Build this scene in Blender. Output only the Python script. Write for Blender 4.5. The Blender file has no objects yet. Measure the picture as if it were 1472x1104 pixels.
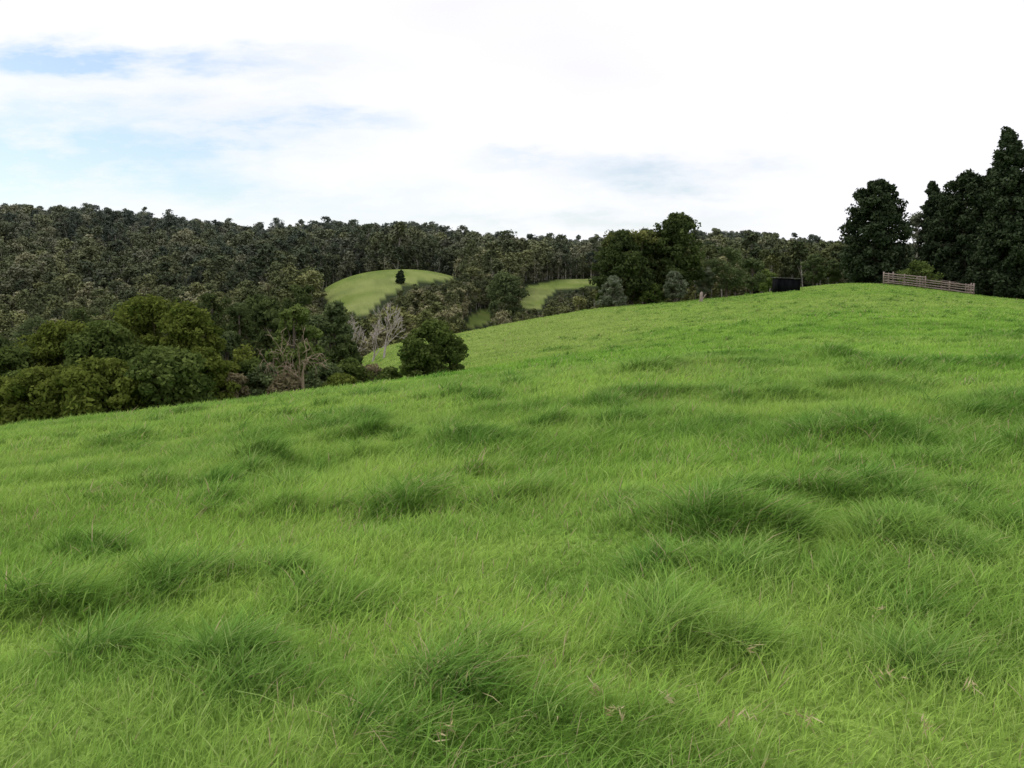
import bpy, math, random, mathutils
import numpy as np
random.seed(7); rng=np.random.default_rng(11)
F=1431.0; CAMZ=1.65; PITCH=math.atan(122/F)
cP,sP=math.cos(PITCH),math.sin(PITCH)
def slope(py):
    t=(552-py)/F
    return (-sP+t*cP)/(cP+t*sP)
def uof(px,py=450):
    t=(552-py)/F
    return ((px-736)/F)/(cP+t*sP)
def proj(x,y,z):
    zz=z-CAMZ
    dep=y*cP-zz*sP; up=y*sP+zz*cP
    return 736+F*x/dep, 552-F*up/dep
scene=bpy.context.scene
# ------------------------------------------------------------ terrain profile
def P(d,py): return (d,CAMZ+d*slope(py))
cols={
-500:[(10,-.5),(20,-1.7),(30,-3.4),(45,-6.5),(70,-13),(130,-25),(200,-25),P(300,500),P(450,405),P(650,322),P(800,318),(1100,70),(4000,60)],
0:[(10,-.35),(20,-1.15),P(30,614),(45,-4.7),(70,-11),(130,-24),(200,-24),P(300,505),P(450,410),P(650,330),P(780,318),(1100,70),(4000,60)],
200:[(10,-.28),(20,-.9),P(30,593),(45,-4.0),(70,-10),(130,-22),(200,-22),P(300,500),P(450,418),P(650,345),P(800,331),(1100,65),(4000,60)],
400:[(10,-.2),(20,-.6),P(33,569),(45,-2.9),(70,-7.5),(130,-18),(200,-16),P(300,470),P(450,415),P(650,365),P(850,350),(1100,50),(4000,50)],
475:[(10,-.16),(20,-.5),P(35,558),(48,-3.1),(75,-7),(110,-6.2),(140,-12),(190,-12),P(235,455),P(300,392),(340,5),P(450,405),P(650,365),P(900,348),(1200,40),(4000,50)],
545:[(10,-.12),(20,-.4),P(38,549),(50,-3.1),(75,-4.2),P(110,489),(140,-9),(190,-12),P(235,455),P(300,377),(345,8),P(450,400),P(650,365),P(900,348),(1200,40),(4000,50)],
640:[(10,-.1),(20,-.25),P(42,536),(55,-2.8),P(80,509),P(110,480),(150,-8),(200,-10),P(245,440),P(300,378),(350,7),P(450,405),P(650,372),P(900,355),(1200,40),(4000,50)],
705:[(10,-.08),(20,-.2),P(44,529),(58,-2.2),P(82,499),P(112,466),(155,-7),(210,-9),P(260,455),P(310,418),P(380,410),(450,6),P(650,380),P(900,364),(1200,40),(4000,50)],
760:[(10,-.05),(20,-.1),P(45,522),(60,-1.85),P(80,490),P(115,456),(160,-6),(220,-8),P(290,445),P(360,396),(420,6),P(600,388),P(900,369),(1200,40),(4000,50)],
860:[(10,0),(20,.08),P(45,510),(58,-1.2),P(80,474),P(120,439),(160,-3),(220,-5),P(290,435),P(360,394),(430,6),P(600,388),P(900,371),(1200,40),(4000,50)],
1000:[(10,.04),(20,.18),P(45,499),P(80,460),P(125,430),(160,-1),(220,-2),P(300,425),P(400,405),P(600,385),P(900,363),(1200,40),(4000,50)],
1150:[(10,.05),(20,.2),P(45,492),P(80,447),P(140,411),(155,3.3),(200,1.5),(300,3),P(450,402),P(650,383),P(900,372),(1200,40),(4000,50)],
1250:[(10,.06),(20,.2),P(45,487),P(80,440),P(140,404),(165,4.1),(200,3),(300,3),P(450,405),P(650,388),P(900,376),(1200,40),(4000,50)],
1400:[(10,.06),(20,.2),P(45,484),P(80,443),P(135,424),(160,2.2),(200,1),(300,3),P(450,405),P(650,388),P(900,376),(1200,40),(4000,50)],
1480:[(10,.05),(20,.2),P(45,483),P(80,448),P(130,433),(160,1),(200,1),(300,3),P(450,405),P(650,388),P(900,376),(1200,40),(4000,50)],
2000:[(10,.0),(20,.1),(45,-.2),(80,.0),(130,0),(160,0),(200,1),(300,3),P(450,405),P(650,388),P(900,376),(1200,40),(4000,50)],
}
NLR=700; LR=np.linspace(math.log(1.0),math.log(4000),NLR)
pxs=sorted(cols); colaz=np.array([math.atan(uof(p)) for p in pxs])
A=[]
for p in pxs:
    c=math.cos(math.atan(uof(p)))
    n=[(0.5,0.0),(3,0.0)]+cols[p]
    A.append(np.interp(LR,[math.log(d/c) for d,_ in n],[z for _,z in n]))
A=np.array(A)
NAZ=600; AZ=np.linspace(-0.9,0.9,NAZ)
G=np.empty((NAZ,NLR))
for j in range(NLR): G[:,j]=np.interp(AZ,colaz,A[:,j])
def smooth(a,s,axis):
    r=int(3*s); k=np.exp(-.5*(np.arange(-r,r+1)/s)**2); k/=k.sum()
    pad=[(0,0),(0,0)]; pad[axis]=(r,r)
    b=np.pad(a,pad,mode='edge')
    return np.apply_along_axis(lambda m:np.convolve(m,k,'valid'),axis,b)
G=smooth(G,8,0); G=smooth(G,4,1)
_w=[(rng.uniform(0,2*math.pi),rng.uniform(0,6.28)) for _ in range(24)]
def wavy(x,y,scale,k0=0,n=8):
    s=0
    for i in range(n):
        a,p=_w[(k0+i)%24]; f=(0.6+0.22*i)/scale*2*math.pi
        s=s+np.sin(f*(x*math.cos(a)+y*math.sin(a))+p+1.7*np.sin(f*.43*(x*math.sin(a)-y*math.cos(a))+2*p))
    return s/n
_tab=rng.uniform(0,1,(256,256))
def vn(x,y,sc,seed=0):
    x=x/sc+37.3*seed+1000; y=y/sc+91.7*seed+1000; i=np.floor(x).astype(int); j=np.floor(y).astype(int); a=x-i; b=y-j
    a=a*a*(3-2*a); b=b*b*(3-2*b); t=lambda p,q:_tab[p&255,q&255]
    return t(i,j)*(1-a)*(1-b)+t(i+1,j)*a*(1-b)+t(i,j+1)*(1-a)*b+t(i+1,j+1)*a*b
def fbm(x,y,sc,seed=0,o=4):
    s=0;w=0
    for k in range(o): s=s+vn(x*math.cos(k)+y*math.sin(k),y*math.cos(k)-x*math.sin(k),sc/2**k,seed+k)*.55**k; w+=.55**k
    return s/w
def H0(x,y):
    x=np.asarray(x,float); y=np.asarray(y,float)
    r=np.clip(np.hypot(x,y),1.01,3990); az=np.clip(np.arctan2(x,y),-.899,.899)
    fi=(az+.9)/1.8*(NAZ-1); fj=(np.log(r)-LR[0])/(LR[-1]-LR[0])*(NLR-1)
    i=np.clip(fi.astype(int),0,NAZ-2); j=np.clip(fj.astype(int),0,NLR-2); a=fi-i; b=fj-j
    z=G[i,j]*(1-a)*(1-b)+G[i+1,j]*a*(1-b)+G[i,j+1]*(1-a)*b+G[i+1,j+1]*a*b
    fade=np.clip(r/6,0,1)
    z=z+wavy(x,y,4.5,0)*0.05*fade*np.clip((220-r)/100,0,1)+(fbm(x,y,1.1,3,3)-.5)*0.15*np.clip((100-r)/40,0,1)
    z=z+wavy(x,y,90,3)*6*np.clip((r-380)/300,0,1)+(fbm(x,y,60,5,4)-.5)*14*np.clip((r-370)/200,0,1)
    return z
man=[(300,815,.42,.26),(215,830,.28,.2),(380,815,.26,.2),(620,705,.45,.25),(700,705,.35,.22),(560,592,.6,.36),(340,655,.5,.3),(720,632,.6,.3),
(830,596,.5,.28),(1050,750,.5,.25),(1140,760,.35,.2),(890,880,.26,.18),(980,885,.26,.15),(1140,518,1.4,.45),(905,531,.95,.45),(1060,520,1.0,.35),
(1035,558,.95,.35),(1310,628,.65,.33),(1290,690,.5,.27),(1375,750,.45,.25),(1455,645,.6,.27),(510,622,.5,.25),(400,585,.75,.3),(1150,608,.6,.27),
(1250,552,.9,.33),(150,920,.24,.15),(330,930,.24,.15),(560,1010,.18,.1),(240,690,.4,.2),(90,780,.35,.2),(800,500,.8,.25),
(1000,512,1.3,.4),(1370,520,1.3,.4),(1450,575,1.,.33),(700,560,.6,.25),(520,565,.65,.25),(150,625,.6,.22),(230,595,.7,.25),(690,985,.22,.1),(1180,700,.4,.2)]
T=[]
for px,py,R,h in man:
    d=6.0
    for _ in range(40):
        z=float(H0(uof(px,py)*d,d)); dn=(z+.12-CAMZ)/slope(py); d=.5*d+.5*min(max(dn,2),150)
    for k in range(4 if R>.3 else 2):
        T.append((uof(px,py)*d+random.gauss(0,R*.7),d+random.gauss(0,R*.6),R*random.uniform(.35,.8),h*random.uniform(.5,.95)))
for _ in range(1500):
    d=math.sqrt(random.uniform(8**2,140**2)) if random.random()<.72 else random.uniform(4,45)
    u=random.uniform(-.55,.6)
    if d>48 and u<.12 and random.random()<.8: continue
    if vn(np.array([u*d]),np.array([d]),max(3,d*.13),77)[0]<random.uniform(.2,.75): continue
    R=random.uniform(.10,.30)+(0.28 if d>45 else 0)*random.random(); T.append((u*d,d,R,min(R*random.uniform(.4,.7),.30)))
for _ in range(420):
    d=random.uniform(40,132); u=random.uniform(.05,.56)
    if vn(np.array([u*d]),np.array([d]),9,79)[0]<random.uniform(.25,.7): continue
    T.append((u*d,d,random.uniform(.22,.5),random.uniform(.2,.38)))
T=np.array(T)
def tfield(x,y):
    n=len(x); h=np.zeros(n); w=np.zeros(n); ox=np.zeros(n); oy=np.zeros(n)
    o=np.argsort(y); ys=y[o]
    for tx,ty,R,hh in T:
        a=np.searchsorted(ys,ty-2*R); b=np.searchsorted(ys,ty+2*R)
        if a==b: continue
        q=o[a:b]; dx=x[q]-tx; q=q[np.abs(dx)<2.4*R]
        if len(q)==0: continue
        dx=(x[q]-tx)/1.2; dy=y[q]-ty; g=np.exp(-(dx*dx+dy*dy)/(R*R)*1.5)
        h[q]+=hh*g; w[q]=np.maximum(w[q],g); ox[q]+=g*dx/R; oy[q]+=g*dy/R
    w=np.clip(w*(.3+1.3*fbm(x,y,.35,9,3)),0,1)
    return h,w,ox,oy
def H(x,y):
    x=np.asarray(x,float); y=np.asarray(y,float); z=H0(x,y)
    sh=z.shape; xf=x.ravel(); yf=y.ravel(); zf=z.ravel().copy()
    m=np.where((np.hypot(xf,yf)<150)&(yf>0))[0]
    if len(m): zf[m]+=tfield(xf[m],yf[m])[0]*.36
    return zf.reshape(sh)
def hz(x,y): return float(H(np.array([x]),np.array([y]))[0])
# ------------------------------------------------------------ helpers
def inpoly(px,py,poly):
    px=np.asarray(px); py=np.asarray(py); c=np.zeros(px.shape,bool); n=len(poly)
    for i in range(n):
        x1,y1=poly[i]; x2,y2=poly[(i+1)%n]
        if y1==y2: continue
        k=((y1>py)!=(y2>py))&(px<(x2-x1)*(py-y1)/(y2-y1)+x1); c^=k
    return c
clear1=[(464,409),(490,395),(520,386),(560,380),(610,378),(668,391),(645,402),(585,409),(552,428),(530,450),(474,452)]
clear2=[(745,444),(757,412),(800,402),(862,400),(862,411),(800,416),(782,432),(776,444)]
clear3=[(670,474),(678,452),(706,442),(704,464)]
clears=[clear1,clear2,clear3]
extx=[-500,0,400,470,505,640,860,1000,1150,1300,1480,2000]; exty=[40,40,43,50,114,114,124,132,150,156,150,150]
def mkmesh(name,verts,quads,mats,matidx=None,attrs=None,smooth_=False,cols_=None):
    me=bpy.data.meshes.new(name); verts=np.asarray(verts,np.float32); quads=np.asarray(quads,np.int32)
    me.vertices.add(len(verts)); me.vertices.foreach_set("co",verts.ravel())
    me.loops.add(quads.size); me.loops.foreach_set("vertex_index",quads.ravel())
    me.polygons.add(len(quads)); me.polygons.foreach_set("loop_start",np.arange(0,quads.size,4,dtype=np.int32))
    if matidx is not None: me.polygons.foreach_set("material_index",np.asarray(matidx,np.int32))
    if smooth_: me.polygons.foreach_set("use_smooth",np.ones(len(quads),bool))
    for m in mats: me.materials.append(m)
    for k,v in (attrs or {}).items():
        a=me.attributes.new(k,'FLOAT','POINT'); a.data.foreach_set("value",np.asarray(v,np.float32))
    if cols_ is not None:
        a=me.attributes.new("gcol",'FLOAT_COLOR','POINT'); c=np.ones((len(verts),4),np.float32); c[:,:3]=cols_; a.data.foreach_set("color",c.ravel())
    me.update(calc_edges=True); return me
def addobj(name,me,loc=(0,0,0),rotz=0,parent=None):
    o=bpy.data.objects.new(name,me); o.location=loc; o.rotation_euler=(0,0,rotz); scene.collection.objects.link(o)
    if parent: o.parent=parent
    return o
def newmat(name):
    m=bpy.data.materials.new(name); m.use_nodes=True; nt=m.node_tree; nt.nodes.clear(); return m,nt
def N(nt,t,**k):
    n=nt.nodes.new(t)
    for a,b in k.items(): setattr(n,a,b)
    return n
def mixc(nt,fac,a,b,blend='MIX'):
    n=nt.nodes.new('ShaderNodeMix'); n.data_type='RGBA'; n.blend_type=blend; n.clamp_factor=True
    for s,v in ((0,fac),(6,a),(7,b)):
        if hasattr(v,'links'): nt.links.new(v,n.inputs[s])
        elif s==0: n.inputs[0].default_value=v
        else: n.inputs[s].default_value=(*v,1)
    return n.outputs[2]
def mathn(nt,op,a,b=None,c=None,clamp=False):
    n=nt.nodes.new('ShaderNodeMath'); n.operation=op; n.use_clamp=clamp
    for i,v in enumerate((a,b,c)):
        if v is None: continue
        if hasattr(v,'links'): nt.links.new(v,n.inputs[i])
        else: n.inputs[i].default_value=v
    return n.outputs[0]
def noise(nt,vec,scale,detail=3,rough=.55,lo=None,hi=None):
    n=nt.nodes.new('ShaderNodeTexNoise'); n.inputs['Scale'].default_value=scale; n.inputs['Detail'].default_value=detail; n.inputs['Roughness'].default_value=rough
    if vec is not None: nt.links.new(vec,n.inputs['Vector'])
    o=n.outputs[0]
    if lo is not None:
        m=nt.nodes.new('ShaderNodeMapRange'); m.inputs[1].default_value=lo; m.inputs[2].default_value=hi; m.interpolation_type='SMOOTHSTEP'; nt.links.new(o,m.inputs[0]); o=m.outputs[0]
    return o
def attr(nt,name,ty='GEOMETRY',out='Fac'):
    n=nt.nodes.new('ShaderNodeAttribute'); n.attribute_name=name; n.attribute_type=ty; return n.outputs[out]
def leafout(nt,col,trans=.3):
    d=N(nt,'ShaderNodeBsdfDiffuse'); nt.links.new(col,d.inputs[0]); s=d.outputs[0]
    if trans>0:
        t=N(nt,'ShaderNodeBsdfTranslucent'); nt.links.new(col,t.inputs['Color'])
        m=N(nt,'ShaderNodeMixShader'); m.inputs[0].default_value=trans
        nt.links.new(s,m.inputs[1]); nt.links.new(t.outputs[0],m.inputs[2]); s=m.outputs[0]
    o=N(nt,'ShaderNodeOutputMaterial'); nt.links.new(s,o.inputs[0])
def foliage_mat(name,dark,light,trans=.25,inst=False):
    m,nt=newmat(name); t=attr(nt,'tint')
    c=mixc(nt,t,dark,light)
    if inst:
        hu=attr(nt,'hue','INSTANCER')
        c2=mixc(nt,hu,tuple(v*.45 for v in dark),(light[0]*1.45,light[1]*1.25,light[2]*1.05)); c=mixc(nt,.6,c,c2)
        c=mixc(nt,mathn(nt,'MULTIPLY',attr(nt,'haze_tint','INSTANCER'),.42),c,(.215,.25,.255))  # aerial haze painted into the leaf colour, stronger on farther trees
    leafout(nt,c,trans); return m
def bark_mat(name,a,b,scale=6):
    m,nt=newmat(name); tc=N(nt,'ShaderNodeTexCoord'); mp=N(nt,'ShaderNodeMapping'); mp.inputs['Scale'].default_value=(1,1,.25)
    nt.links.new(tc.outputs['Object'],mp.inputs[0]); nz=noise(nt,mp.outputs[0],scale,3,.6,.3,.7)
    c=mixc(nt,nz,a,b); p=N(nt,'ShaderNodeBsdfPrincipled'); p.inputs['Roughness'].default_value=.9; nt.links.new(c,p.inputs['Base Color'])
    bp=N(nt,'ShaderNodeBump'); bp.inputs['Strength'].default_value=.4; bp.inputs['Distance'].default_value=.03; nt.links.new(nz,bp.inputs['Height']); nt.links.new(bp.outputs[0],p.inputs['Normal'])
    o=N(nt,'ShaderNodeOutputMaterial'); nt.links.new(p.outputs[0],o.inputs[0]); return m
def ss(x,a,b): t=np.clip((x-a)/(b-a),0,1); return t*t*(3-2*t)
GD=np.array((.115,.275,.038)); GL=np.array((.315,.53,.085)); GM=np.array((.215,.42,.060)); GY=np.array((.44,.555,.15))
def longgrass(x,y): return ss(fbm(x,y*1.25,2.1,83,4),.46,.68)
def gcol(x,y,w):
    n1=ss(fbm(x,y,2.4,21),.38,.62)[:,None]; n2=ss(fbm(x,y,14,31),.42,.62)[:,None]; n3=ss(fbm(x,y,.7,41,3),.45,.7)[:,None]
    c=GL*(1-n1)+GM*n1; far=np.clip((y-35)/90,0,1)[:,None]
    u=x/np.maximum(y,1); pad=(ss(y,46,56)*ss(-u,-.20,-.06))[:,None]
    c=c*(1-.45*n2)+GY*.45*n2; c=c*(1-.4*far)+GY*.4*far; c=c*(1-.5*pad)+np.array((.40,.49,.14))*.5*pad
    lg=longgrass(x,y)[:,None]*(1-.6*pad)*(1-.5*far); c=c*(1-.42*lg)+GD*.42*lg
    n3=n3*(1-.5*pad); c=c*(1-.35*n3)+GD*.35*n3; ww=(w*.58)[:,None]*(1-.0*far)
    return c*(1-ww)+np.array((.08,.225,.042))*ww
# ------------------------------------------------------------ terrain mesh
azs=np.concatenate([np.linspace(-math.pi,-.75,40,endpoint=False),np.linspace(-.75,.75,560),np.linspace(.75,math.pi,41)[1:]])
rs=np.concatenate([[0.02,.5,1.0],np.exp(np.linspace(math.log(1.5),math.log(160),420)),np.exp(np.linspace(math.log(162),math.log(3900),160))])
AA,RR=np.meshgrid(azs,rs,indexing='ij'); X=RR*np.sin(AA); Y=RR*np.cos(AA); Z=H(X,Y)
na,nr=AA.shape; ids=np.arange(na*nr).reshape(na,nr)
q=np.stack([ids[:-1,:-1],ids[:-1,1:],ids[1:,1:],ids[1:,:-1]],-1).reshape(-1,4)
PX,PY=proj(X,np.maximum(Y,.1),Z); ext=np.interp(PX,extx,exty)
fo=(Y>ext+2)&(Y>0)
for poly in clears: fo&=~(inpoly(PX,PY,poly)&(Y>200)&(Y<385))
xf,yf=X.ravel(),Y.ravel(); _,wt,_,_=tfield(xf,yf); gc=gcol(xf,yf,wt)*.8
f=((yf>190)[:,None]); n1=ss(fbm(xf,yf,14,51,5),.35,.65)[:,None]; n2=ss(fbm(xf,yf,3,55,3),.4,.7)[:,None]
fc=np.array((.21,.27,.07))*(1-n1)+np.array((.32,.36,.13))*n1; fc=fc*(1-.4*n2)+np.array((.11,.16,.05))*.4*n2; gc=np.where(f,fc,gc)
m_ter,nt=newmat("pasture_ground"); g=N(nt,'ShaderNodeNewGeometry'); v=g.outputs['Position']
c=attr(nt,'gcol','GEOMETRY','Color'); nf=noise(nt,v,3,3,.7,.3,.7); c=mixc(nt,mathn(nt,'MULTIPLY',nf,.35),c,(.08,.15,.03))
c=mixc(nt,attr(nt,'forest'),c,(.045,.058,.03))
p=N(nt,'ShaderNodeBsdfDiffuse'); nt.links.new(c,p.inputs[0])
bp=N(nt,'ShaderNodeBump'); bp.inputs['Strength'].default_value=.8; bp.inputs['Distance'].default_value=.2; nt.links.new(nf,bp.inputs['Height']); nt.links.new(bp.outputs[0],p.inputs['Normal'])
o=N(nt,'ShaderNodeOutputMaterial'); nt.links.new(p.outputs[0],o.inputs[0])
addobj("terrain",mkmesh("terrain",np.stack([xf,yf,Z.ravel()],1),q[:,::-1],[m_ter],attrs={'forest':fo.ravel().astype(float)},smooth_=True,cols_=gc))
# ------------------------------------------------------------ grass: one mesh of real blades
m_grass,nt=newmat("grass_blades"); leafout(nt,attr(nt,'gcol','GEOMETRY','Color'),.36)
VV=[];QQ=[];CC=[];off0=0
def grass_band(d0,d1,dens,w,Lb,segs,U=.6,tb=1.0):
    global off0
    n=int(dens*U*(d1*d1-d0*d0)); d=np.sqrt(rng.uniform(d0*d0,d1*d1,n)); u=rng.uniform(-U,U,n); x=u*d; y=d
    k=d<np.interp(736+u*F,extx,exty); x=x[k];y=y[k]
    sel=T[(T[:,1]>d0)&(T[:,1]<d1)]
    if len(sel):
        cnt=np.maximum(16,(dens*1.0*sel[:,2]**2*tb).astype(int)); ti=np.repeat(np.arange(len(sel)),cnt)
        g=rng.normal(0,.55,(len(ti),2))*sel[ti,2][:,None]; ex=sel[ti,0]+g[:,0]*1.2; ey=sel[ti,1]+g[:,1]
        kk=ey<np.interp(736+ex/np.maximum(ey,.1)*F,extx,exty); x=np.concatenate([x,ex[kk]]); y=np.concatenate([y,ey[kk]])
    n=len(x); z=H0(x,y); h,tw,ox,oy=tfield(x,y); z=z+h*.36; lg=longgrass(x,y)
    c=gcol(x,y,tw)
    hv=.5+1.0*fbm(x,y,.8,61,3); L=Lb*hv*rng.uniform(.5,1.4,n)*(1+.9*np.maximum(tw,.65*lg))
    fl=wavy(x,y,5,5)*2.0+.2; ph=rng.uniform(-np.pi,np.pi,n)
    dx=np.cos(ph)*.95+.75*np.cos(fl)+ox*.9*tw; dy=np.sin(ph)*.95+.75*np.sin(fl)+oy*.9*tw; nn=np.hypot(dx,dy)+1e-6; dx/=nn; dy/=nn
    a=np.abs(rng.normal(.3,.2,n)); b=np.abs(rng.normal(.42,.28,n))+.4*np.maximum(tw,.6*lg)
    q_=rng.normal(0,.7,n); wx=-dy*np.cos(q_)+dx*np.sin(q_); wy=dx*np.cos(q_)+dy*np.sin(q_)
    W=w*rng.uniform(.6,1.4,n)*(1+.25*tw)
    r=rng.uniform(0,1,n)[:,None]; c=c*(.68+.6*r)
    r2=rng.uniform(0,1,n); lt=(r2>.85)[:,None]; c=np.where(lt,c*.5+np.array((.50,.60,.22))*.5,c)
    dead=(r2<.012+.05*ss(fbm(x,y,1.6,91,3),.5,.72))[:,None]; c=np.where(dead,np.array((.50,.43,.24)),c)
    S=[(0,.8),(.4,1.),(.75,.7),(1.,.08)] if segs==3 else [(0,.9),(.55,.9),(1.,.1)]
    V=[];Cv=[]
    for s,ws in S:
        o_=L*(a*s+b*s*s); zz=z+L*(s*(1-.2*a)-.36*b*s*s)-.02; sh=.68+.45*s  # sh: blade colour painted darker at the base, standing in for self-shade
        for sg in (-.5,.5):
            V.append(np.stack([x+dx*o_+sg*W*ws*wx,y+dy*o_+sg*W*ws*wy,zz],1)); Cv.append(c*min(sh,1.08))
    m=len(S)*2; V=np.stack(V,1).reshape(-1,3); Cv=np.stack(Cv,1).reshape(-1,3)
    base=(np.arange(n)*m)[:,None,None]+off0
    qq=np.array([[2*i,2*i+1,2*i+3,2*i+2] for i in range(len(S)-1)])[None]+base
    VV.append(V.astype(np.float32)); QQ.append(qq.reshape(-1,4).astype(np.int32)); CC.append(Cv.astype(np.float32)); off0+=len(V)
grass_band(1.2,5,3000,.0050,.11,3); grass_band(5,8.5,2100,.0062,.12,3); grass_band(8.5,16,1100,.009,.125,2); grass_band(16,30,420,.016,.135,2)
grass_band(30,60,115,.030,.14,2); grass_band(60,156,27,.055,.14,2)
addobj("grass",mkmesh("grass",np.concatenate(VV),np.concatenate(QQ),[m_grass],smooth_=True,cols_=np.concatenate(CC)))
# ------------------------------------------------------------ instancing
def instancer(name,protos,pts,rot,scl,idx,extra={}):
    col=bpy.data.collections.new(name+"_kinds")
    for i,(me) in enumerate(protos):
        ob=bpy.data.objects.new("%s_kind_%02d"%(name,i),me); col.objects.link(ob)
    me=bpy.data.meshes.new(name); pts=np.asarray(pts,np.float32); me.vertices.add(len(pts)); me.vertices.foreach_set("co",pts.ravel())
    a=me.attributes.new("rot",'FLOAT_VECTOR','POINT'); a.data.foreach_set("vector",np.asarray(rot,np.float32).ravel())
    a=me.attributes.new("scl",'FLOAT_VECTOR','POINT'); a.data.foreach_set("vector",np.asarray(scl,np.float32).ravel())
    a=me.attributes.new("idx",'INT','POINT'); a.data.foreach_set("value",np.asarray(idx,np.int32))
    for k,v in extra.items():
        a=me.attributes.new(k,'FLOAT','POINT'); a.data.foreach_set("value",np.asarray(v,np.float32))
    ob=addobj(name,me)
    ng=bpy.data.node_groups.new(name+"_scatter",'GeometryNodeTree')
    ng.interface.new_socket("Geometry",in_out='INPUT',socket_type='NodeSocketGeometry'); ng.interface.new_socket("Geometry",in_out='OUTPUT',socket_type='NodeSocketGeometry')
    gi=ng.nodes.new('NodeGroupInput'); go=ng.nodes.new('NodeGroupOutput')
    ip=ng.nodes.new('GeometryNodeInstanceOnPoints'); ci=ng.nodes.new('GeometryNodeCollectionInfo')
    ci.inputs['Collection'].default_value=col; ci.inputs['Separate Children'].default_value=True; ci.inputs['Reset Children'].default_value=True
    def na_(nm,ty):
        n=ng.nodes.new('GeometryNodeInputNamedAttribute'); n.data_type=ty; n.inputs['Name'].default_value=nm; return n.outputs['Attribute']
    L=ng.links.new
    L(gi.outputs[0],ip.inputs['Points']); L(ci.outputs[0],ip.inputs['Instance']); ip.inputs['Pick Instance'].default_value=True
    L(na_("idx",'INT'),ip.inputs['Instance Index']); L(na_("rot",'FLOAT_VECTOR'),ip.inputs['Rotation']); L(na_("scl",'FLOAT_VECTOR'),ip.inputs['Scale'])
    L(ip.outputs[0],go.inputs[0])
    md=ob.modifiers.new("scatter",'NODES'); md.node_group=ng; return ob
# ------------------------------------------------------------ trees
def tube(pts_,rad,k=6):
    pts_=np.array(pts_,float); n=len(pts_); V=[];Q=[]
    for i in range(n):
        d=pts_[min(i+1,n-1)]-pts_[max(i-1,0)]; d/=np.linalg.norm(d)+1e-9
        a=np.cross(d,[.3,.9,.1]); a/=np.linalg.norm(a)+1e-9; b=np.cross(d,a)
        for j in range(k):
            t=2*math.pi*j/k; V.append(pts_[i]+rad[i]*(a*math.cos(t)+b*math.sin(t)))
    for i in range(n-1):
        for j in range(k): Q.append((i*k+j,i*k+(j+1)%k,(i+1)*k+(j+1)%k,(i+1)*k+j))
    return np.array(V),np.array(Q)
class MB:
    def __init__(s): s.V=[];s.Q=[];s.M=[];s.T=[];s.n=0
    def add(s,V,Q,m,t=None):
        s.V.append(V);s.Q.append(Q+s.n);s.M.append(np.full(len(Q),m));s.T.append(np.full(len(V),.5) if t is None else t);s.n+=len(V)
    def mesh(s,name,mats):
        return mkmesh(name,np.concatenate(s.V),np.concatenate(s.Q),mats,np.concatenate(s.M),{'tint':np.concatenate(s.T)})
def leaves(mb,C,rc,nper,size,flat=.7,up=.3,m=1,elong=1.5):
    K=len(C); n=K*nper; ci=np.repeat(np.arange(K),nper)
    rcs=np.asarray(rc)*np.ones(K); g=rng.normal(0,1,(n,3)); g/=np.maximum(1,np.linalg.norm(g,axis=1)/1.9)[:,None]
    p=C[ci]+g*rcs[ci][:,None]*np.array([.55,.55,.55*flat])
    nrm=rng.normal(0,1,(n,3)); nrm[:,2]+=up*2; nrm+=g*.5; nrm/=np.linalg.norm(nrm,axis=1)[:,None]
    a=np.cross(nrm,rng.normal(0,1,(n,3))); a/=np.linalg.norm(a,axis=1)[:,None]; b=np.cross(nrm,a)
    s=size*rng.uniform(.6,1.4,n)[:,None]; a=a*s*.5*elong; b=b*s*.5/elong*1.2
    V=np.stack([p-a,p-b,p+a,p+b],1).reshape(-1,3); Q=np.arange(n*4).reshape(n,4)
    tc=rng.uniform(0,1,K)
    t=np.clip(tc[ci]*.6+rng.uniform(0,.35,n)+g[:,2]*.10,0,1)
    mb.add(V,Q,m,np.repeat(t,4))
def envelope(kind,t):
    if kind=='pine': return np.interp(t,[0,.08,.3,.6,.82,.94,1],[.78,.98,1,.92,.7,.45,.15])
    if kind=='tallpine': return np.interp(t,[0,.1,.4,.7,.9,1],[.8,1,.85,.6,.35,.08])
    if kind=='bush': return np.interp(t,[0,.15,.5,.8,1],[.85,1,1,.75,.2])
    if kind=='gum': return np.interp(t,[0,.2,.55,.8,1],[.35,.75,1,.85,.3])
    return np.interp(t,[0,.2,.5,.8,1],[.6,.95,1,.78,.25])
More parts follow.
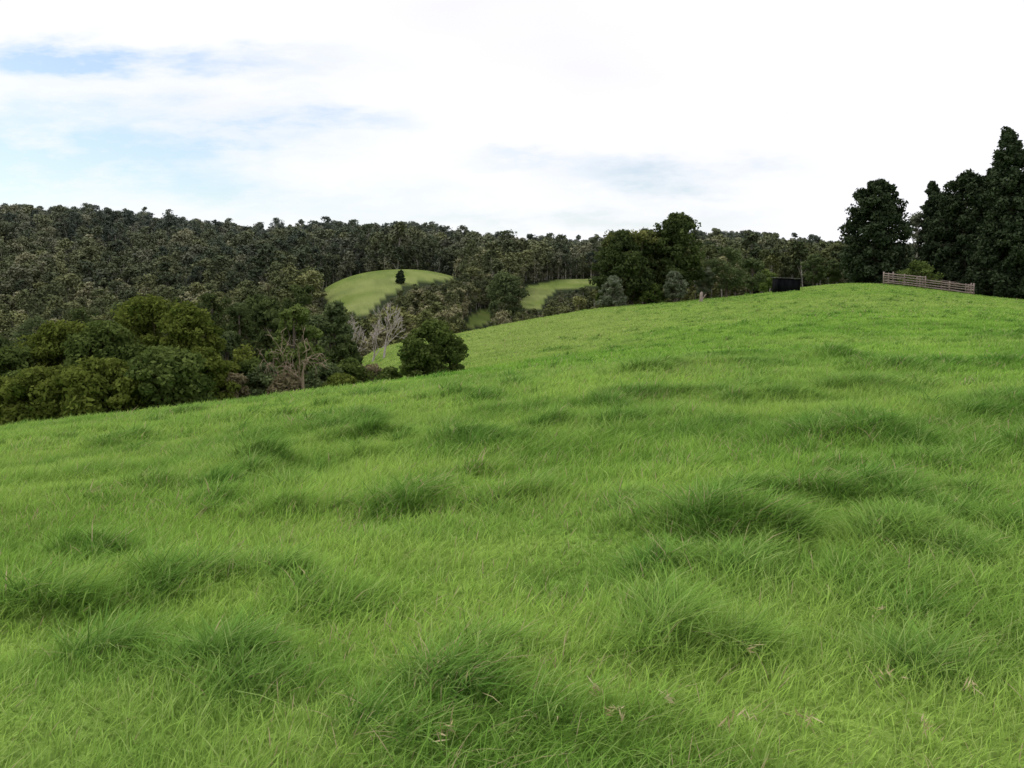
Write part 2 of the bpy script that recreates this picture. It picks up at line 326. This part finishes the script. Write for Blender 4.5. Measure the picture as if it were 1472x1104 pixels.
def make_tree(name,h,w,kind,mats,K=120,nper=120,leaf=.16,cb=.15,gap=.0,hollow=.55,rcf=.16,limbs=14,trunk=None,up=.3):
    mb=MB(); R=w/2; tr=trunk or h*.025
    bend=rng.normal(0,.03*h,2)
    def tp(s): return np.array([bend[0]*s*s,bend[1]*s*s,-.4+s*(h*.93+.4)])
    sv=np.linspace(0,1,8); V,Q=tube([tp(s) for s in sv],[tr*(1.25-1.1*s) for s in sv],8); mb.add(V,Q,0)
    ph=rng.uniform(0,6.28,6)
    if kind in('pine','tallpine'):
        C=[];rc=[]; nb=max(24,K//5)
        for i in range(nb):
            t=(i+.5)/nb+rng.normal(0,.012); t=min(max(t,0),1); az=i*2.4+rng.normal(0,.3)
            Lb=R*float(envelope(kind,t))*rng.uniform(.78,1.06)*(1+.08*math.sin(2*az+ph[0]))
            z0=h*(cb+(1-cb)*t*.97)
            for fr in (.3,.52,.72,.88,1.0):
                C.append([bend[0]*t*t+Lb*fr*math.cos(az+.1*fr),bend[1]*t*t+Lb*fr*math.sin(az+.1*fr),z0+Lb*(.10*fr-.28*fr*fr+.12*fr**4)+rng.normal(0,.01*h)])
                rc.append(rcf*w*(1.0 if fr<.9 else 1.1)*rng.uniform(.75,1.2)*(1-.35*t))
            if i%2==0:
                a=np.array([bend[0]*t*t,bend[1]*t*t,z0]); e=np.array(C[-1]); V,Q=tube([a,(a+e)/2+[0,0,.04*Lb],e],[tr*.3*(1.1-t),tr*.2*(1.1-t),.01],4); mb.add(V,Q,0)
        C=np.array(C); leaves(mb,C,np.array(rc),nper,leaf,flat=.8); return mb.mesh(name,mats)
    t=rng.uniform(0,1,K)**(.85); az=rng.uniform(0,2*np.pi,K)
    lump=1+.18*np.sin(3*az+ph[0]+5*t)+.14*np.sin(2*az+ph[1]-7*t)+.11*np.sin(5*az+9*t+ph[2])
    rr=rng.uniform(0,1,K)**(1-hollow)*envelope(kind,t)*R*lump*.9
    zc=h*(cb+(1-cb)*t*.95); C=np.stack([bend[0]*t*t+rr*np.cos(az),bend[1]*t*t+rr*np.sin(az),zc],1)
    if gap>0:
        g=np.sin(C[:,0]*6/w+ph[3])+np.sin(C[:,1]*6/w+ph[4])+np.sin(C[:,2]*9/h+ph[5]); C=C[g>np.quantile(g,gap)]
    rc=rcf*w*rng.uniform(.6,1.35,len(C))
    leaves(mb,C,rc,nper,leaf,up=up)
    for i in rng.choice(len(C),min(limbs,len(C)),replace=False):
        e=C[i]; s0=max(.1,min(.9,(e[2]/h)*.62)); a=tp(s0); mid=(a+e)/2+np.array([0,0,.06*h])
        ra=tr*.45*(1.1-s0); V,Q=tube([a,a*.55+mid*.45,mid,e*.6+mid*.4,e],[ra,ra*.85,ra*.65,ra*.4,ra*.15],5); mb.add(V,Q,0)
    return mb.mesh(name,mats)
def bare(mb,base,h,spread,levels=5,r0=.12,droop=0,m=0,n0=4,rmin=.012):
    def rec(p,d,L,r,lev):
        pts_=[p]; rads=[r]; q_=p.copy(); dd=d.copy()
        for i in range(4):
            dd=dd+rng.normal(0,.14,3)+np.array([0,0,-droop*(levels-lev)*.13]); dd/=np.linalg.norm(dd); q_=q_+dd*L/4; pts_.append(q_.copy()); rads.append(r*(1-.16*(i+1)))
        V,Q=tube(pts_,rads,5 if lev>1 else 4); mb.add(V,Q,m)
        if lev<=0: return
        for _ in range(n0 if lev==levels else rng.integers(2,4)):
            k=rng.integers(2,5); nd=dd*.9+rng.normal(0,spread,3); nd[2]+=.15; nd/=np.linalg.norm(nd)
            rec(pts_[k],nd,L*rng.uniform(.55,.85),max(rads[k]*.66,rmin),lev-1)
    rec(np.array(base,float),np.array([0,0,1.]),h*.34,r0,levels)
b_dark=bark_mat("bark_dark",(.06,.045,.035),(.16,.13,.10)); b_pale=bark_mat("bark_pale",(.26,.24,.20),(.48,.44,.38)); b_brown=bark_mat("bark_brown",(.17,.125,.085),(.36,.28,.20)); b_white=bark_mat("bark_bleached",(.33,.28,.26),(.52,.46,.43))
f_aca=foliage_mat("foliage_wattle",(.056,.086,.016),(.20,.235,.05)); f_shrub=foliage_mat("foliage_shrub",(.048,.080,.02),(.155,.20,.055))
f_gum=foliage_mat("foliage_gum",(.06,.088,.038),(.175,.215,.09)); f_fig=foliage_mat("foliage_dark",(.038,.056,.022),(.125,.16,.055))
f_pine=foliage_mat("foliage_pine",(.024,.038,.02),(.07,.093,.048),0); f_yel=foliage_mat("foliage_flowering",(.08,.10,.03),(.28,.28,.10))
f_grey=foliage_mat("foliage_grey",(.11,.13,.08),(.24,.27,.18)); f_light=foliage_mat("foliage_light",(.085,.13,.03),(.23,.29,.09)); f_brn=foliage_mat("foliage_brownish",(.11,.095,.055),(.28,.24,.14))
def place(kind,name,px,d,top,wpx,mats,**kw):
    x=uof(px,top)*d; z=hz(x,d); h=max(.5,CAMZ+d*slope(top)-z); w=wpx*d/F
    return addobj(name,make_tree(name,h,w,kind,mats,**kw),(x,d,z),0)
for px,d,top,w,mt in [(-75,48,492,170,f_aca),(15,46,500,120,f_shrub),(92,47,458,150,f_aca),(150,45,462,130,f_shrub),(222,48,424,165,f_aca),(272,45,434,110,f_aca),(-10,40,545,150,f_aca),(70,39,530,140,f_aca),(150,38,520,150,f_aca),(235,39,505,150,f_shrub),(295,42,500,80,f_aca)]:
    place('round',"wattle_tree",px,d,top,w,[b_brown,mt],K=150,nper=140,leaf=.14,cb=.03,rcf=.10,hollow=.5,limbs=26)
for px,d,top,w,mt in [(335,43,540,46,f_brn),(360,47,515,60,f_shrub),(385,46,525,60,f_gum),(350,56,490,70,f_aca),(410,43,538,44,f_brn),(468,46,525,60,f_gum),(500,48,515,56,f_shrub),(530,49,524,46,f_brn),(488,43,540,46,f_aca),(452,60,505,60,f_shrub),(560,47,530,36,f_shrub)]:
    place('bush',"shrub",px,d,top,w,[b_brown,mt],K=60,nper=90,leaf=.12,cb=0,rcf=.14,limbs=14)
place('round',"round_shrub",622,44,460,84,[b_dark,f_shrub],K=120,nper=130,leaf=.10,cb=0,rcf=.115,limbs=10)
place('bush',"shrub",597,43.5,490,50,[b_dark,f_shrub],K=50,nper=100,leaf=.1,cb=0,rcf=.15,limbs=6)
for px,d,top,w,mt in [(345,80,436,80,f_fig),(395,75,425,84,f_fig),(420,62,437,76,f_light),(456,85,450,64,f_gum),(482,80,432,60,f_gum),(370,95,412,80,f_fig),(495,70,480,44,f_fig),(440,100,403,76,f_fig),(330,72,470,60,f_gum),
  (-30,110,455,90,f_fig),(40,105,450,90,f_gum),(110,115,430,85,f_fig),(175,100,425,80,f_gum),(235,120,415,80,f_fig),(300,110,412,80,f_fig),(335,125,425,70,f_gum),(-90,120,450,90,f_fig),(75,95,470,70,f_fig),(5,90,478,80,f_fig)]:
    place('gum',"gum_tree",px,d,top,w,[b_dark,mt],K=100,nper=90,leaf=.22,cb=.12,gap=.15,rcf=.115)
def deadtree(name,px,d,top,mat,wpx,spread,droop,levels,r0,n0=4,rmin=.012):
    x=uof(px,top)*d; z=hz(x,d); h=CAMZ+d*slope(top)-z; mb=MB(); bare(mb,(0,0,-.3),h,spread,levels,r0,droop,0,n0,rmin)
    me=mb.mesh(name,[mat]); co=np.empty(len(me.vertices)*3); me.vertices.foreach_get("co",co); co=co.reshape(-1,3)
    sz=h/co[:,2].max(); sx=wpx*d/F/(np.percentile(co[:,0],98)-np.percentile(co[:,0],2)); o=addobj(name,me,(x,d,z)); o.scale=(sx,sx,sz); return o
deadtree("dead_tree",432,43,466,b_brown,75,.6,.25,4,.12,5,.014)
deadtree("dead_tree",395,44,500,b_brown,50,.7,.5,4,.05,4,.012)
deadtree("bleached_tree",514,88,448,b_white,34,.30,0,5,.13,4,.022)
deadtree("bleached_tree",551,92,432,b_white,38,.28,0,5,.15,4,.022)
deadtree("bleached_tree",534,94,458,b_white,28,.30,0,5,.11,4,.022)
place('round',"fig_tree",893,121,332,84,[b_dark,f_fig],K=180,nper=110,leaf=.28,cb=.1,rcf=.11)
place('round',"fig_tree",928,124,331,70,[b_dark,f_fig],K=150,nper=110,leaf=.28,cb=.12,rcf=.11)
place('round',"fig_tree",973,123,306,72,[b_dark,f_fig],K=180,nper=110,leaf=.28,cb=.14,rcf=.11)
mb=MB()
for px,top in [(912,331),(888,338),(925,334)]:
    x=uof(px,top)*121.5-uof(905,330)*121.5; zt=CAMZ+121.5*slope(top+7); leaves(mb,np.stack([x+rng.normal(0,1.1,16),rng.normal(0,.8,16),zt+rng.normal(0,.3,16)],1),.6,26,.2)
    V,Q=tube([(x*.2,0,1),(x*.6,0,zt*.5),(x,0,zt)],[.16,.1,.03],5); mb.add(V,Q,0)
addobj("flowering_tree",mb.mesh("flowering_tree",[b_dark,f_yel]),(uof(905,330)*121.5,121.5,0))
for px,d,top,w,mt,kd in [(882,117,398,44,f_grey,'bush'),(868,119,412,22,f_shrub,'bush'),(970,118,390,34,f_grey,'round'),(1012,126,382,32,f_grey,'gum'),(1045,126,357,62,f_gum,'gum'),(1082,130,372,42,f_gum,'gum'),(1098,142,388,30,f_light,'gum'),(940,119,408,34,f_shrub,'bush'),(1170,150,366,34,f_gum,'gum'),(1200,152,374,34,f_gum,'gum'),(1320,137,377,58,f_light,'bush')]:
    place(kd,"small_tree",px,d,top,w,[b_dark,mt],K=80,nper=70,leaf=.2,cb=.2 if kd!='bush' else .02,gap=.2 if kd=='gum' else 0,rcf=.12,limbs=16)
for px,d,top,w,k in [(1261,142,257,90,'pine'),(1352,150,260,52,'tallpine'),(1390,140,246,92,'pine'),(1425,146,238,70,'tallpine'),(1464,132,184,96,'tallpine'),(1500,130,215,110,'pine'),(1440,134,300,90,'pine'),(1366,144,300,70,'pine'),(1550,128,200,120,'pine')]:
    place(k,"bunya_pine_tree",px,d,top,w,[b_dark,f_pine],K=460,nper=60,leaf=.32,cb=.03,rcf=.1)
place('gum',"gum_tree",1322,152,303,46,[b_pale,f_grey],K=90,nper=60,leaf=.25,cb=.2,gap=.3,rcf=.11,limbs=24)
place('gum',"gum_tree",728,225,392,64,[b_pale,f_gum],K=120,nper=80,leaf=.4,cb=.12,gap=.1,rcf=.12)
place('pine',"pine_tree",575,270,389,13,[b_dark,f_pine],K=120,nper=30,leaf=.4,cb=.02,rcf=.12)
# ------------------------------------------------------------ forest
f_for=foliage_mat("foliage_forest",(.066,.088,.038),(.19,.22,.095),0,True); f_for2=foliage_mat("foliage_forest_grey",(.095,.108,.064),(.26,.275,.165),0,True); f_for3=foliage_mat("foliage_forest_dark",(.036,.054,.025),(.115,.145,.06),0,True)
fp=[]
for i in range(12):
    mt=[f_for,f_for2,f_for3][i%3]; hh=random.uniform(10,17); ww=random.uniform(5.5,10.5)
    fp.append(make_tree("forest_kind_%d"%i,hh,ww,['gum','round','gum','round','gum'][i%5],[b_pale,mt],K=24,nper=50,leaf=.6,cb=random.choice([.12,.25,.4]),gap=.1,hollow=.5,rcf=.16,limbs=9,trunk=.17,up=.6))
skx=[-400,0,100,200,300,380,450,600,680,780,860,1000,1060,1150,1215,1300,1700]; sky_=[285,292,298,306,319,327,321,321,335,343,345,334,334,346,352,356,356]
def fscat(n,d0,d1,hl,hr,pxr=(-350,1700),pw=1.6):
    d=(rng.uniform(d0**pw,d1**pw,n))**(1/pw); px=rng.uniform(*pxr,n); x=(px-736)/F*d; z=H0(x,d); s=hl+(hr-hl)*rng.uniform(0,1,n)**1.5
    ax,ay=proj(x,d,z); tx,ty=proj(x,d,z+14*s)
    ok=ty>np.interp(ax,skx,sky_)-np.where(rng.uniform(0,1,n)<.14,rng.uniform(3,12,n),1)
    ok&=d>np.interp(ax,extx,exty)+12
    hw=4.0*s*F/d
    for poly in clears:
        bad=np.zeros(n,bool)
        for fx in(-1,-.5,0,.5,1):
            for fy in (0,.2,.4,.6,.8,1): bad|=inpoly(ax+fx*hw,ay*(1-fy)+ty*fy,poly)
        ok&=~(bad&(d<378))
    lim=np.interp(ax,[-400,0,300,480,560,700,860,1000,1215,1700],[430,430,410,440,440,415,400,350,350,350])
    ok&=(d>230)|(ty>lim)
    return np.stack([x,d,z-.3],1)[ok],s[ok]
P1,s1=fscat(11500,330,980,.55,1.5); P2,s2=fscat(4200,180,400,.45,1.1); P3,s3=fscat(900,135,200,.4,.85,(-350,1250)); P4,s4=fscat(3500,225,330,.25,.5,(440,880))
PP=np.concatenate([P1,P2,P3,P4]); S=np.concatenate([s1,s2,s3,s4]); n=len(PP)
hue=np.clip(ss(fbm(PP[:,0],PP[:,1],60,71),.32,.68)*.65+rng.uniform(-.15,.6,n),0,1); haze_tint=np.clip((PP[:,1]-150)/650,0,1)
instancer("forest",fp,PP,np.stack([rng.normal(0,.06,n),rng.normal(0,.06,n),rng.uniform(0,6.28,n)],1),np.stack([S*rng.uniform(.8,1.25,n),S*rng.uniform(.8,1.25,n),S],1),rng.integers(0,12,n),{'hue':hue,'haze_tint':haze_tint})
# ------------------------------------------------------------ built things
def box(mb,c,s,rz=0,m=0):
    x,y,z=[v/2 for v in s]
    V=np.array([[sx*x,sy*y,sz*z] for sx in(-1,1) for sy in(-1,1) for sz in(-1,1)],float)
    ca,sa=math.cos(rz),math.sin(rz); V=np.stack([V[:,0]*ca-V[:,1]*sa,V[:,0]*sa+V[:,1]*ca,V[:,2]],1)+np.array(c)
    Q=np.array([(0,1,3,2),(4,6,7,5),(0,4,5,1),(2,3,7,6),(0,2,6,4),(1,5,7,3)]); mb.add(V,Q,m)
m_wood=bark_mat("weathered_timber",(.20,.15,.13),(.40,.32,.285),8); m_tin=bark_mat("galvanised_roof",(.10,.10,.10),(.17,.17,.17),2); m_blk=bark_mat("dark_cladding",(.004,.004,.006),(.010,.010,.012),3)
for nd in m_blk.node_tree.nodes:
    if nd.type=='BSDF_PRINCIPLED': nd.inputs['Specular IOR Level'].default_value=.05
sd=120.; sx_=uof(1130,405)*sd; z0=hz(sx_,sd); top=CAMZ+sd*slope(398.5); hh=top-z0; emp=bpy.data.objects.new("field_shed",None); emp.location=(sx_,sd,z0); emp.rotation_euler=(0,0,.05); scene.collection.objects.link(emp)
def part(nm,fn,mat):
    mb=MB(); fn(mb); addobj(nm,mb.mesh(nm,[mat]),parent=emp)
hw=1.32
part("back_wall",lambda mb:box(mb,(0,1.0,hh/2-.1),(2*hw-.06,.05,hh-.05)),m_blk)
part("side_walls",lambda mb:(box(mb,(-hw,0,hh/2-.1),(.05,2.1,hh-.05)),box(mb,(hw,0,hh/2-.16),(.05,2.1,hh-.2))),m_blk)
part("front_panel",lambda mb:box(mb,(0,-1.0,hh/2-.17),(2*hw-.08,.04,hh-.2)),m_blk)
part("corner_posts",lambda mb:[box(mb,(x_,-1.09,hh/2-.2),(.06,.06,hh-.2)) for x_ in(-hw,hw)],m_blk)
def roof(mb):
    V=np.array([[-hw-.12,-1.2,hh-.10],[hw+.12,-1.2,hh-.22],[hw+.12,1.2,hh-.14],[-hw-.12,1.2,hh-.03]]); V2=V+np.array([0,0,.05]); V=np.concatenate([V,V2])
    mb.add(V,np.array([(0,3,2,1),(4,5,6,7),(0,1,5,4),(1,2,6,5),(2,3,7,6),(3,0,4,7)]),0)
part("roof",roof,m_tin)
mb=MB()
def rails(a,b,nr,hh,sp=2.2):
    (xa,ya),(xb,yb)=a,b; L=math.hypot(xb-xa,yb-ya); k=max(1,int(L/sp)); rz=math.atan2(yb-ya,xb-xa)
    for i in range(k+1):
        x=xa+(xb-xa)*i/k; y=ya+(yb-ya)*i/k; z=hz(x,y); e=random.uniform(-.08,.22); box(mb,(x,y,z+(hh+e)/2),(.17,.17,hh+e),rz+random.uniform(-.1,.1))
    for i in range(k):
        za=hz(xa+(xb-xa)*i/k,ya+(yb-ya)*i/k); zb=hz(xa+(xb-xa)*(i+1)/k,ya+(yb-ya)*(i+1)/k)
        for j in range(nr):
            hr=.35+(hh-.5)*j/(nr-1)+random.uniform(-.04,.04)
            A_=np.array([xa+(xb-xa)*i/k,ya+(yb-ya)*i/k,za+hr]); B_=np.array([xa+(xb-xa)*(i+1)/k,ya+(yb-ya)*(i+1)/k,zb+hr+random.uniform(-.07,.07)])
            o_=np.array([math.sin(rz),-math.cos(rz),0])*.11; V,Q=tube([A_+o_,(A_+B_)/2+o_,B_+o_],[.075,.07,.065],5); mb.add(V,Q,0)
def wp(px,d): return (uof(px,410)*d,d)
rails(wp(1270,132),wp(1330,130),5,1.7); rails(wp(1330,130),wp(1400,128),4,1.4); rails(wp(1270,132),wp(1290,139),5,1.7); rails(wp(1290,139),wp(1385,137),5,1.6); rails(wp(1400,128),wp(1385,137),4,1.4); rails(wp(1318,130.6),wp(1330,138),5,1.6)
addobj("cattle_yard_fence",mb.mesh("cattle_yard_fence",[m_wood]))
mb=MB(); prev=None
line=[(700,108),(760,112),(860,116)]
for i in range(8):
    t=i/7*(len(line)-1); k=min(int(t),len(line)-2); f=t-k; px=line[k][0]*(1-f)+line[k+1][0]*f; d=line[k][1]*(1-f)+line[k+1][1]*f
    x,y=wp(px,d); z=hz(x,y); box(mb,(x,y,z+.4),(.05,.05,.8),random.uniform(-.2,.2))
    cur=np.array([x,y,z])
    if prev is not None:
        for h_ in(.45,.75):
            V,Q=tube([prev+[0,0,h_],(prev+cur)/2+[0,0,h_-.02],cur+[0,0,h_]],[.004]*3,4); mb.add(V,Q,0)
    prev=cur
addobj("wire_fence",mb.mesh("wire_fence",[b_dark]))
mb=MB(); V,Q=tube([(0,0,-.2),(0.02,0,.4),(.05,0,1.0),(.06,.02,1.15)],[.22,.18,.17,.05],8); mb.add(V,Q,0); V,Q=tube([(0,0,.1),(.45,0,.75),(.6,0,.9)],[.1,.07,.02],6); mb.add(V,Q,0)
x,y=wp(1008,112); addobj("tree_stump",mb.mesh("tree_stump",[m_wood]),(x,y,hz(x,y)))
# a few dry grass tufts and fallen leaves
m_dry,nt=newmat("dry_leaves"); leafout(nt,mixc(nt,attr(nt,'tint'),(.40,.32,.15),(.62,.55,.34)),.15)
mb=MB()
for px,py in [(1075,935),(960,1005),(1265,880),(885,1025),(850,990),(1040,1040),(1060,1028),(1285,970),(1160,1030),(640,1050),(1395,990),(1330,1040)]:
    d=4
    for _ in range(30): d=.5*d+.5*min(max((hz(uof(px,py)*d,d)+.1-CAMZ)/slope(py),2),60)
    x=uof(px,py)*d; z=hz(x,d); k=random.randint(3,6)
    C=np.array([[x+random.gauss(0,.02),d+random.gauss(0,.02),z+.09+random.uniform(0,.03)] for _ in range(k)]); leaves(mb,C,.025,3,.016,m=0,elong=3.2)
addobj("dry_leaves",mb.mesh("dry_leaves",[m_dry]))
# ------------------------------------------------------------ world
w=bpy.data.worlds.new("World"); scene.world=w; w.use_nodes=True; nt=w.node_tree; nt.nodes.clear()
SE,SR=math.radians(52),math.radians(-55)
sky=N(nt,'ShaderNodeTexSky',sky_type='NISHITA'); sky.sun_disc=False; sky.sun_elevation=SE; sky.sun_rotation=SR
bg1=N(nt,'ShaderNodeBackground'); bg1.inputs[1].default_value=.135; nt.links.new(sky.outputs[0],bg1.inputs[0])
tc=N(nt,'ShaderNodeTexCoord'); sp=N(nt,'ShaderNodeSeparateXYZ'); nt.links.new(tc.outputs['Generated'],sp.inputs[0])
yy=mathn(nt,'MAXIMUM',sp.outputs[1],.08); U=mathn(nt,'DIVIDE',sp.outputs[0],yy); E=mathn(nt,'DIVIDE',sp.outputs[2],yy)
cv=N(nt,'ShaderNodeCombineXYZ'); nt.links.new(U,cv.inputs[0]); nt.links.new(mathn(nt,'MULTIPLY',E,3.2),cv.inputs[1])
n1=noise(nt,cv.outputs[0],3.2,3,.55); n2=noise(nt,cv.outputs[0],9,4,.6)
Uw=mathn(nt,'ADD',U,mathn(nt,'MULTIPLY_ADD',n1,.24,-.12)); Ew=mathn(nt,'ADD',E,mathn(nt,'MULTIPLY_ADD',n2,.07,-.035))
tot=None
for px,py,sxp,syp,am in [(10,235,340,80,1.3),(150,95,240,19,1.2),(330,190,120,44,.6),(480,178,110,16,.5),(960,258,120,26,.8),(780,235,110,14,.4),(780,322,300,18,.6),(260,290,330,26,.6)]:
    cu,ce=(px-736)/F,(430-py)/F
    a=mathn(nt,'DIVIDE',mathn(nt,'SUBTRACT',Uw,cu),sxp/F); b=mathn(nt,'DIVIDE',mathn(nt,'SUBTRACT',Ew,ce),syp/F)
    g=mathn(nt,'EXPONENT',mathn(nt,'MULTIPLY',mathn(nt,'ADD',mathn(nt,'MULTIPLY',a,a),mathn(nt,'MULTIPLY',b,b)),-1)); g=mathn(nt,'MULTIPLY',g,am)
    tot=g if tot is None else mathn(nt,'ADD',tot,g)
wis=noise(nt,cv.outputs[0],6,6,.62,.38,.64)
fac=mathn(nt,'MULTIPLY',tot,mathn(nt,'MULTIPLY_ADD',wis,-.72,1.05),clamp=True)
gr=noise(nt,cv.outputs[0],2.0,3,.5,.4,.75)
up=mathn(nt,'MULTIPLY_ADD',E,2.2,-.25,clamp=True); gr=mathn(nt,'MULTIPLY',gr,mathn(nt,'ADD',up,.2),clamp=True)
cc=mixc(nt,gr,(1.04,1.04,1.08),(.84,.81,.89))
bg2=N(nt,'ShaderNodeBackground'); bg2.inputs[1].default_value=1.0; nt.links.new(cc,bg2.inputs[0])
ms=N(nt,'ShaderNodeMixShader'); nt.links.new(fac,ms.inputs[0]); nt.links.new(bg2.outputs[0],ms.inputs[1]); nt.links.new(bg1.outputs[0],ms.inputs[2])
wo=N(nt,'ShaderNodeOutputWorld'); nt.links.new(ms.outputs[0],wo.inputs[0])
sl=bpy.data.lights.new("sun",'SUN'); sl.energy=1.4; sl.angle=math.radians(20); sl.color=(1,.96,.9); so=bpy.data.objects.new("sun",sl); scene.collection.objects.link(so)
az=SR; dv=(math.sin(az)*math.cos(SE),math.cos(az)*math.cos(SE),math.sin(SE))
so.rotation_euler=mathutils.Vector(dv).to_track_quat('Z','Y').to_euler(); so.location=(0,0,60)
cam=bpy.data.cameras.new("camera"); cam.lens=35; cam.sensor_width=36; cam.clip_end=8000; co=bpy.data.objects.new("camera",cam); scene.collection.objects.link(co)
co.location=(0,0,CAMZ); co.rotation_euler=(math.pi/2-PITCH,0,0); scene.camera=co
scene.view_settings.view_transform='Standard'; scene.view_settings.look='None'; scene.view_settings.exposure=0; scene.view_settings.gamma=1
